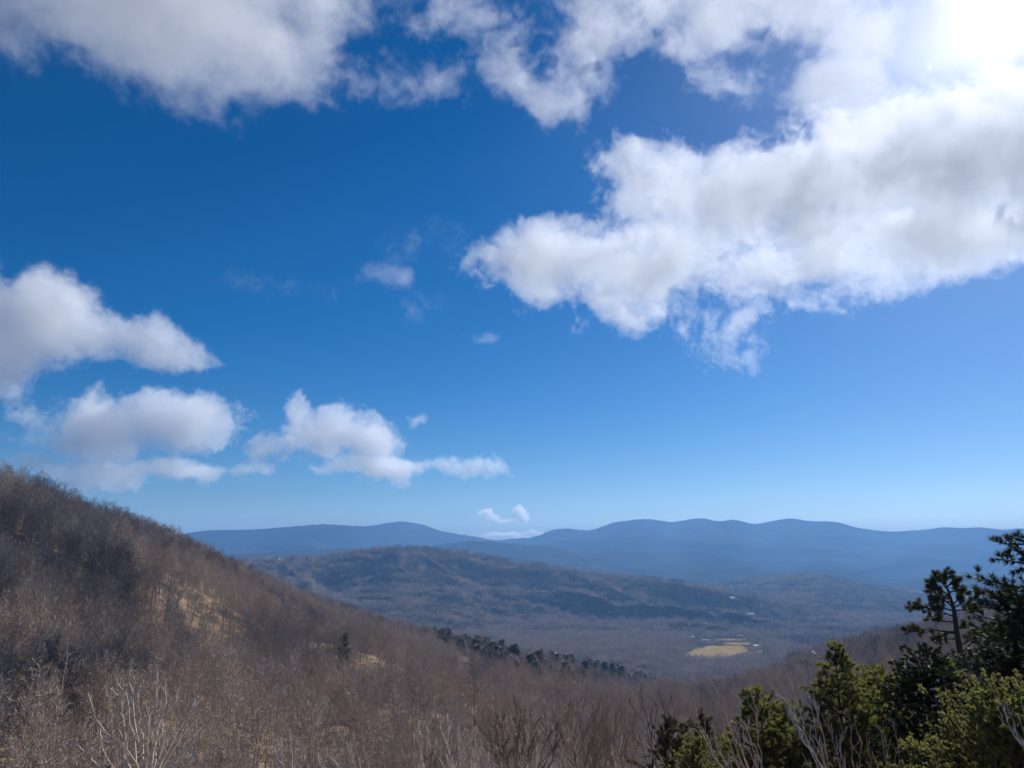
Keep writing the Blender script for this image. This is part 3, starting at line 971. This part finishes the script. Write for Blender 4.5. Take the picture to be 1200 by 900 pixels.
class Conifer:
    def __init__(self, base, seed):
        self.base = base; self.R = random.Random(seed); self.L = MB(); self.T = MB(); self.P = []; self.D = []

    def pad(self, p0, p1, spread=0.45, dens=1.0, r0=0.03, start=0.3, lift=0.25, curve=0.0, step=0.085):
        """one limb from p0 to p1 with side shoots carrying needle tufts"""
        R = self.R; L = (p1 - p0).length
        if L < 0.05: return
        n = 5
        pts = []
        for i in range(n + 1):
            t = i / n
            q = p0.lerp(p1, t) + Vector((0, 0, -curve * L * math.sin(PI * t))) + rdir(R) * L * 0.035 * (0 < i < n)
            pts.append(q)
        self.L.tube(pts, [r0 * (1 - .8 * i / n) + .004 for i in range(n + 1)], 4)
        ax = (p1 - p0).normalized()
        ns = max(3, int(L * (1 - start) / 0.11 * dens))
        for i in range(ns):
            t = start + (1 - start) * (i + R.random()) / ns
            q, dd = lerp_path(pts, min(t, .999))
            sl = spread * L * (1.15 - t) * R.uniform(.5, 1.1) + 0.10
            sd = (dd * 0.75 + rdir(R) * 0.85 + Vector((0, 0, lift))).normalized()
            e = q + sd * sl
            self.L.twig(q, e, .006)
            m = max(2, int(sl / step * dens))
            for k in range(m):
                s = q.lerp(e, 0.15 + .85 * (k + R.random()) / m)
                self.P.append(s); self.D.append((sd + rdir(R) * .35).normalized())
            self.P.append(e); self.D.append(sd)

    def build(self, name, label, leaf, barkm, nlen=0.11, nw=0.007, k=12, cone=0.55, group=None, seed=0, flat=0.0):
        t = empty(name, self.base); tag(t, label, 'tree', group)
        off = self.base
        g = np.random.default_rng(seed + 50)
        mesh_ob('trunk', [v - off for v in self.T.V], self.T.F, barkm, t, True)
        mesh_ob('limbs', [v - off for v in self.L.V], self.L.F, barkm, t)
        P = np.array([tuple(p - off) for p in self.P]); D = np.array([tuple(d) for d in self.D])
        n = len(P)
        Pk = np.repeat(P, k, 0); Dk = np.repeat(D, k, 0)
        j = g.normal(size=(n * k, 3)); j /= np.linalg.norm(j, axis=1, keepdims=True)
        nd = Dk + j * cone; nd[:, 2] *= (1 - flat); nd /= np.linalg.norm(nd, axis=1, keepdims=True)
        w = np.cross(nd, g.normal(size=(n * k, 3))); w /= np.linalg.norm(w, axis=1, keepdims=True) + 1e-9
        ln = nlen * g.uniform(.65, 1.15, (n * k, 1))
        st = Pk + j * nlen * 0.12
        V = np.stack([st - w * nw, st + w * nw, st + nd * ln + w * nw * .3, st + nd * ln - w * nw * .3], 1).reshape(-1, 3)
        F = np.arange(n * k * 4).reshape(-1, 4)
        mesh_ob('needles', V, F, leaf, t)
        return t


def spire(name, label, px, py, r, seed, rad, leaf, foliage=6.5, whorl=0.30, per=6, nlen=0.13, nw=0.0055, k=28, up=0.45, spread=0.42, dens=1.0, power=0.8, ragged=0.3, cone=0.55, group=None,
          curve=0.06, step=0.085, flat=0.0, lean=0.0):
    """conifer whose tip is seen at (px, py) at distance r; crown radius rad (m) at `foliage` metres below the tip"""
    tip = wpt(px, py, r); b = at(px, r); b.x += lean * 3
    c = Conifer(b, seed); R = c.R
    H = tip.z - b.z
    c.T.tube([b - Vector((0, 0, .3)), b.lerp(tip, .35), b.lerp(tip, .7), tip], [H * .014, H * .011, H * .006, .008], 8)
    z = 0.12
    while z < foliage:
        t = z / foliage
        for i in range(per if z > 0.5 else 4):
            a = R.uniform(0, 2 * PI)
            L = (rad * t ** power + 0.10) * R.uniform(1 - ragged, 1 + ragged * .7)
            if R.random() < .08 * ragged * 3: L *= 1.3
            p0 = tip.lerp(b, z / H)
            el = up * (1.6 - 1.2 * t)
            out = Vector((math.cos(a), math.sin(a), el)).normalized()
            c.pad(p0, p0 + out * L, spread, dens, 0.008 + .02 * t, .12 + .2 * t, .25, curve, step)
        z += whorl * R.uniform(.7, 1.3) * (0.6 + .6 * t)
    return c.build(name, label, leaf, M_pine_trunk, nlen, nw, k, cone, group, seed, flat)


M_n_green = needle_mat('pine_needles_green', (0.085, 0.095, 0.028), (0.225, 0.215, 0.062), .55)
M_n_dark = needle_mat('hemlock_needles_dark', (0.020, 0.027, 0.013), (0.062, 0.070, 0.025), .2)
M_n_olive = needle_mat('pine_needles_olive', (0.042, 0.051, 0.021), (0.112, 0.112, 0.042), .25)
M_n_yellow = needle_mat('juniper_sprays_yellow_green', (0.13, 0.135, 0.036), (0.27, 0.265, 0.080), .5)

GRP = 'evergreens on the near slope'
spire('young_pine', 'sunlit yellow green young pine with a pointed top, tallest of the pale young pines', 978, 757, 26, 1, 2.3, M_n_green, foliage=4.8, group=GRP, power=1.0, ragged=.22)
spire('young_pine', 'broad low green young pine just right of the pointed one', 1031, 789, 28, 2, 2.2, M_n_green, foliage=3.8, group=GRP, power=.55)
spire('young_pine', 'green young pine with twin rounded tops behind slanting bare twigs', 890, 813, 24, 3, 1.7, M_n_green, foliage=3.2, group=GRP, power=.7)
spire('young_pine', 'shorter companion growing against the right side of the twin topped young pine', 921, 829, 24.6, 4, 1.2, M_n_green, foliage=2.6, group=GRP, power=.7)
spire('hemlock', 'dense dark hemlock left of the slender crooked pine', 1083, 762, 23, 5, 1.75, M_n_dark, foliage=4.6, whorl=.2, per=7, nlen=.07, nw=.008, power=.55, group=GRP, up=.25, dens=1.2, flat=.3)
spire('hemlock', 'low dark hemlock below the slender crooked pine', 1140, 812, 21, 6, 1.9, M_n_dark, foliage=3.0, whorl=.2, per=7, nlen=.07, nw=.008, power=.5, group=GRP, up=.25, dens=1.2, flat=.3)
spire('small_evergreen', 'dark green evergreen bush low among bare twigs left of the young pines', 787, 846, 30, 7, 1.2, M_n_olive, foliage=2.6, group=GRP, power=.6, ragged=.5)
spire('small_evergreen', 'thin dark evergreen between the bush and the twin topped pine', 823, 838, 31, 8, .9, M_n_olive, foliage=2.8, group=GRP, power=.7, ragged=.5)
spire('juniper', 'small yellow green juniper tip at the foot of the picture', 811, 871, 20, 9, 1.0, M_n_yellow, foliage=2.0, nlen=.06, nw=.009, k=14, group=GRP, power=.6, up=.8, whorl=.2, step=.06)
spire('juniper', 'large bright yellow green juniper filling the lower right corner', 1178, 816, 12.5, 10, 1.25, M_n_yellow, foliage=2.2, nlen=.045, nw=.006, k=14, group=GRP, power=.5, up=.9, whorl=.12, per=8,
      step=.045, spread=.5, cone=.7)
spire('juniper', 'yellow green juniper spray reaching up left of the large juniper', 1122, 846, 13.5, 11, .75, M_n_yellow, foliage=1.6, nlen=.045, nw=.006, k=14, group=GRP, power=.6, up=.9, whorl=.13, per=7, step=.045, cone=.7)
spire('juniper', 'low yellow green juniper tips under the dark hemlock', 1082, 882, 13, 12, .7, M_n_yellow, foliage=1.2, nlen=.045, nw=.006, k=14, group=GRP, power=.6, up=.9, whorl=.14, per=6, step=.045, cone=.7)

# the slender crooked pine, limb by limb
r = 30.0
c = Conifer(at(1150, r), 21)
tr = [(1139, 840), (1133, 812), (1128, 780), (1122, 745), (1118, 715), (1112, 694), (1107, 681)]
tp = [c.base - Vector((0, 0, .3))] + [wpt(x_, y_, r) for x_, y_ in tr]
c.T.tube(tp, [.17, .125, .115, .10, .085, .065, .04, .012], 8)
for (ax_, ay, bx, by, dep, sp, st) in [
    (1118, 716, 1071, 713, .3, .32, .45), (1119, 722, 1085, 716, -.5, .4, .4), (1120, 740, 1065, 742, .2, .22, .55), (1121, 742, 1092, 745, -.3, .4, .4), (1122, 748, 1100, 752, .6, .3, .4),
    (1117, 712, 1092, 692, .4, .5, .25), (1113, 698, 1089, 684, -.2, .6, .2), (1110, 690, 1098, 675, .3, .7, .1), (1108, 685, 1111, 672, 0, .8, .1), (1109, 688, 1120, 679, .2, .7, .1),
    (1112, 695, 1124, 690, -.4, .6, .2), (1115, 705, 1101, 706, .8, .5, .2), (1117, 712, 1137, 706, .4, .5, .3), (1118, 716, 1141, 713, -.5, .45, .35), (1117, 710, 1133, 698, .7, .5, .3),
    (1120, 730, 1098, 727, .8, .4, .4), (1121, 738, 1130, 735, .8, .5, .3), (1124, 758, 1143, 748, .2, .45, .4), (1125, 765, 1146, 742, -.4, .35, .5), (1127, 770, 1140, 772, .5, .5, .3),
    (1126, 765, 1098, 782, .3, .3, .5), (1129, 785, 1108, 776, .6, .45, .4), (1130, 790, 1145, 783, .3, .5, .3), (1132, 805, 1115, 790, -.4, .5, .4)]:
    p0 = wpt(ax_, ay, r); p1 = wpt(bx, by, r); d_ = p1 - p0
    p1.y += dep * d_.length
    c.pad(p0, p1, sp, 1.5, .022, st, .35, -.03, .07)
    p2 = p1.copy(); p2.y -= 1.1 * dep * d_.length; p2.z += .05
    c.pad(p0.lerp(p1, .4), p2, sp, 1.3, .014, .35, .35, 0, .07)
c.build('slender_pine', 'slender crooked pine with sparse tufted limbs standing alone before the blue mountains', M_n_olive, M_pine_trunk, .12, .0055, 32, .8, GRP, 21)

# the big dark pine cut by the right edge
r = 22.0
c = Conifer(at(1236, r), 31)
tp = [c.base - Vector((0, 0, .3))] + [wpt(x_, y_, r) for x_, y_ in [(1238, 900), (1234, 780), (1228, 690), (1224, 645), (1222, 618)]]
c.T.tube(tp, [.2, .17, .14, .10, .06, .02], 8)
for (ax_, ay, bx, by, dep, sp, st) in [
    (1222, 640, 1172, 634, .2, .3, .4), (1222, 645, 1180, 630, -.3, .35, .35), (1224, 662, 1172, 655, .1, .3, .4), (1224, 664, 1182, 668, -.4, .3, .35), (1226, 690, 1178, 684, .3, .3, .35),
    (1228, 700, 1146, 696, .1, .2, .5), (1228, 702, 1160, 700, -.3, .25, .4), (1223, 650, 1190, 645, .2, .4, .3), (1222, 650, 1250, 630, .2, .4, .3), (1226, 680, 1260, 660, .2, .4, .3)]:
    p0 = wpt(ax_, ay, r); p1 = wpt(bx, by, r); p1.y += dep * (p1 - p0).length
    c.pad(p0, p1, sp, 1.3, .03, st, .3, .02, .08)
R = c.R
for i in range(150):
    t = R.random(); py_ = 695 + 200 * t
    p0 = wpt(1229 + 8 * t, py_ + 12, r)
    a = R.uniform(0, 2 * PI); L = R.uniform(1.0, 2.25) * (0.72 + .5 * t)
    c.pad(p0, p0 + Vector((math.cos(a), math.sin(a), R.uniform(.1, .5))).normalized() * L, .4, .9, .025, .25, .25, .05, .1)
c.build('dark_pine', 'big dark pine with layered limbs cut off by the right edge', M_n_dark, M_pine_trunk, .13, .006, 24, .75, GRP, 31)

# ---------------------------------------------------------------- foreground bare trees


M_pale_twig = bark('sunlit_pale_bark', (0.52, 0.43, 0.34), (0.70, 0.61, 0.51), 3.0)
M_pink_twig = bark('pinkish_bark', (0.34, 0.25, 0.21), (0.52, 0.41, 0.355), 3.0)
M_brown_twig = bark('umber_bark', (0.15, 0.11, 0.085), (0.32, 0.245, 0.19), 3.0)
M_grey_twig = bark('silver_bark', (0.42, 0.39, 0.365), (0.62, 0.58, 0.55), 3.0)
M_dark_twig = bark('blackish_bark', (0.05, 0.04, 0.033), (0.12, 0.095, 0.078), 3.0)
M_dead_leaf = needle_mat('withered_leaves', (0.09, 0.05, 0.025), (0.18, 0.10, 0.05), .3)
M_ivy = needle_mat('vine_leaves', (0.035, 0.04, 0.016), (0.09, 0.085, 0.035), .3)


def vase(label, m, px0, py0, r, tips, seed, ntw=9, tr=.05, sub=.34, depth=1.2, twig=.006, nsub=5, group='bare trees on the near slope', leaves=0, leafm=None, name='bare_tree', lsize=.035):
    R = random.Random(seed); twig = max(twig, r * .0003)
    f = wpt(px0, py0, r); b = at(px0, r); b.z -= .2
    T = MB(); B = MB(); LV = MB()
    T.tube([b, b.lerp(f, .5) + rdir(R) * .12, f], [tr * 1.5, tr * 1.2, tr], 7)
    for (x_, y_) in tips:
        q = wpt(x_ + R.uniform(-2, 2), y_, r + R.uniform(-depth, depth))
        d = q - f; L = d.length
        n = 8; pts = [f.copy()]
        bow = Vector((d.x, d.y, 0)) * R.uniform(-.05, .26)
        jit = Vector((0, 0, 0))
        for i in range(1, n + 1):
            t = i / n
            jit = jit * .75 + rdir(R) * L * .033
            pts.append(f.lerp(q, t) + bow * math.sin(PI * t) + (jit if i < n else Vector()))
        r1 = tr * R.uniform(.20, .34)
        B.tube(pts, [max(twig, r1 * (1 - .86 * i / n)) for i in range(n + 1)], 5)
        for j in range(nsub):
            t = .22 + .70 * (j + R.random()) / nsub
            p, dd = lerp_path(pts, t)
            sd = dd * .8 + rdir(R) * .62 + Vector((0, 0, .28))
            sl = L * sub * R.uniform(.5, 1.1) * (1.2 - .6 * t)
            sp, sdd = limb_path(R, p, sd, sl, 4, .14, .10)
            B.tube(sp, [max(twig, r1 * .42 * (1 - .75 * i / 4)) for i in range(5)], 4)
            for k_ in range(ntw):
                s, sdir = lerp_path(sp, min(.999, .15 + .85 * (k_ + R.random()) / ntw))
                e = s + (sdir + rdir(R) * .6 + Vector((0, 0, .2))).normalized() * sl * R.uniform(.18, .42)
                B.twig(s, e, twig * .8)
                for _ in range(leaves):
                    c_ = s.lerp(e, R.uniform(.3, 1)) + rdir(R) * .04
                    u = rdir(R) * lsize; v = rdir(R) * lsize * 1.6; z = len(LV.V)
                    LV.V += [c_ - u, c_ + v * .5, c_ + u, c_ - v]; LV.F.append((z, z + 1, z + 2, z + 3))
        for k_ in range(5):
            s, sdir = lerp_path(pts, R.uniform(.75, .98))
            B.twig(s, s + (sdir + rdir(R) * .5).normalized() * L * R.uniform(.05, .13), twig * .8)
    t = empty(name, b); tag(t, label, 'tree', group)
    mesh_ob('trunk', [v - b for v in T.V], T.F, m, t, True)
    mesh_ob('branches', [v - b for v in B.V], B.F, m, t)
    if LV.V: mesh_ob('leaves', [v - b for v in LV.V], LV.F, leafm, t)
    return t


vase('pale bare tree with a fan of upright limbs at the lower left', M_pale_twig, 172, 925, 20,
     [(84, 872), (103, 812), (117, 855), (129, 806), (136, 800), (150, 784), (163, 812), (171, 830), (183, 783), (195, 795), (210, 807), (225, 806), (236, 818), (247, 832), (256, 836), (268, 862), (140, 845), (205, 845)], 41, nsub=6, ntw=8, tr=.085, sub=.28, twig=.008)
vase('small whitish bare sapling right of the pale fan shaped tree', M_pale_twig, 345, 925, 28, [(318, 858), (328, 866), (341, 853), (350, 860), (358, 872)], 42, ntw=6, tr=.045, twig=.008)
vase('whitish bare sapling with a long limb bent to the right, low at the bottom edge', M_pale_twig, 422, 930, 28, [(383, 876), (399, 866), (412, 868), (425, 864), (440, 862), (372, 884)], 43, ntw=6, tr=.045, twig=.008)
vase('densely twigged brown bush with a few green vine leaves at the bottom centre', M_brown_twig, 602, 920, 26, [(572, 862), (578, 842), (590, 830), (602, 815), (612, 838), (622, 842), (630, 868), (585, 870)], 44, ntw=14, tr=.06, leaves=1, leafm=M_ivy, nsub=8, twig=.008, lsize=.02)
vase('dark double stemmed bare tree leaning right beside the vine covered bush', M_dark_twig, 622, 925, 25, [(644, 850), (652, 846), (659, 862)], 45, ntw=6, tr=.07, sub=.3, nsub=4)
vase('round crowned bare tree with dark brown limbs at the bottom centre', M_brown_twig, 681, 928, 26,
     [(638, 848), (648, 826), (659, 815), (668, 808), (680, 810), (692, 812), (702, 822), (714, 812), (725, 830), (712, 838), (668, 835)], 46, ntw=11, tr=.1, nsub=7, twig=.009)
vase('wide crowned umber bare tree just right of the round crowned one at the bottom', M_brown_twig, 726, 935, 27, [(694, 850), (705, 836), (718, 826), (732, 822), (744, 834), (752, 850), (738, 858), (712, 860)], 61, ntw=9, tr=.08, nsub=6, twig=.009)
vase('pale bare tree with a broad open crown left of the brown bush at the bottom', M_pale_twig, 538, 935, 29, [(506, 866), (518, 852), (530, 844), (542, 846), (554, 852), (564, 866), (524, 872)], 62, ntw=8, tr=.07, nsub=6, twig=.009)
vase('dark bare tree with two crooked limbs left of the evergreen bush', M_dark_twig, 776, 935, 21, [(737, 820), (742, 855), (766, 822), (788, 814), (752, 800)], 47, ntw=6, tr=.075, nsub=4, sub=.26)
vase('bare tree of pale straight twigs slanting up left before the twin topped pine', M_pink_twig, 905, 960, 17, [(826, 793), (812, 815), (846, 832), (860, 800), (878, 802), (838, 862), (820, 850), (868, 842), (848, 815)], 48, ntw=7, tr=.05, sub=.22, nsub=5)
vase('silvery bare twigs slanting up left between the twin topped and the pointed pine', M_grey_twig, 975, 920, 22, [(899, 796), (912, 780), (924, 782), (934, 778), (906, 812), (940, 800), (918, 800)], 49, ntw=5, tr=.045, sub=.2, nsub=5)
vase('thicket of pinkish bare twigs slanting left in front of the pointed pine', M_pink_twig, 1000, 985, 14,
     [(940, 882), (950, 864), (960, 850), (972, 838), (984, 842), (996, 850), (1005, 862), (944, 900), (966, 872), (980, 868), (990, 880)], 50, ntw=6, tr=.045, sub=.2, nsub=5, depth=.8, twig=.004)
vase('pinkish bare bush with forked stems in front of the dark hemlock', M_pink_twig, 1058, 985, 14, [(1016, 858), (1028, 850), (1037, 862), (1046, 848), (1022, 880), (1050, 880)], 51, ntw=6, tr=.04, sub=.22, nsub=4, depth=.8, twig=.004)
vase('thin bare tree with a few withered leaves left of the pointed pine top', M_grey_twig, 951, 880, 32, [(936, 758), (948, 762), (956, 772), (962, 768), (944, 782)], 52, ntw=4, tr=.05, nsub=4, sub=.2, leaves=1, leafm=M_dead_leaf, lsize=.035)
vase('thin bare tree with withered brown leaves right of the pointed pine top', M_grey_twig, 1002, 880, 32, [(977, 738), (991, 742), (1000, 746), (1007, 734), (1013, 756), (1020, 770), (985, 752)], 53, ntw=4, tr=.05, nsub=4, sub=.2, leaves=1, leafm=M_dead_leaf, lsize=.035)
vase('bare twigs sticking out of the large juniper at the right edge', M_pale_twig, 1222, 905, 11.5, [(1163, 813), (1168, 828), (1178, 822), (1187, 834), (1196, 826)], 54, ntw=4, tr=.03, sub=.2, nsub=3, depth=.5, twig=.0035)
vase('thin brown bare bush between the slender pine and the big dark pine', M_brown_twig, 1160, 880, 26, [(1140, 775), (1150, 768), (1158, 760), (1166, 775), (1148, 790)], 55, ntw=9, tr=.05, sub=.3)
R = random.Random(77)
PL = ['bottom left of the vine covered bush', 'bottom behind the vine covered bush', 'bottom right of the round crowned tree', 'foot of the evergreens']
for i in range(26):
    px = 470 + 400 * (i + R.random()) / 26; top = R.uniform(838, 882); rr = R.uniform(27, 46)
    k = 0 if px < 565 else 1 if px < 650 else 2 if px < 760 else 3
    m = R.choice([M_pink_twig, M_brown_twig, M_grey_twig, M_pale_twig])
    vase('slim bare sapling in the brush at the ' + PL[k], m, px, 930, rr, [(px + R.uniform(-14, 14), top + R.uniform(-6, 16)) for _ in range(5)], 200 + i, ntw=8, tr=.04, group='saplings in the brush along the bottom', name='sapling', nsub=5, twig=.008)
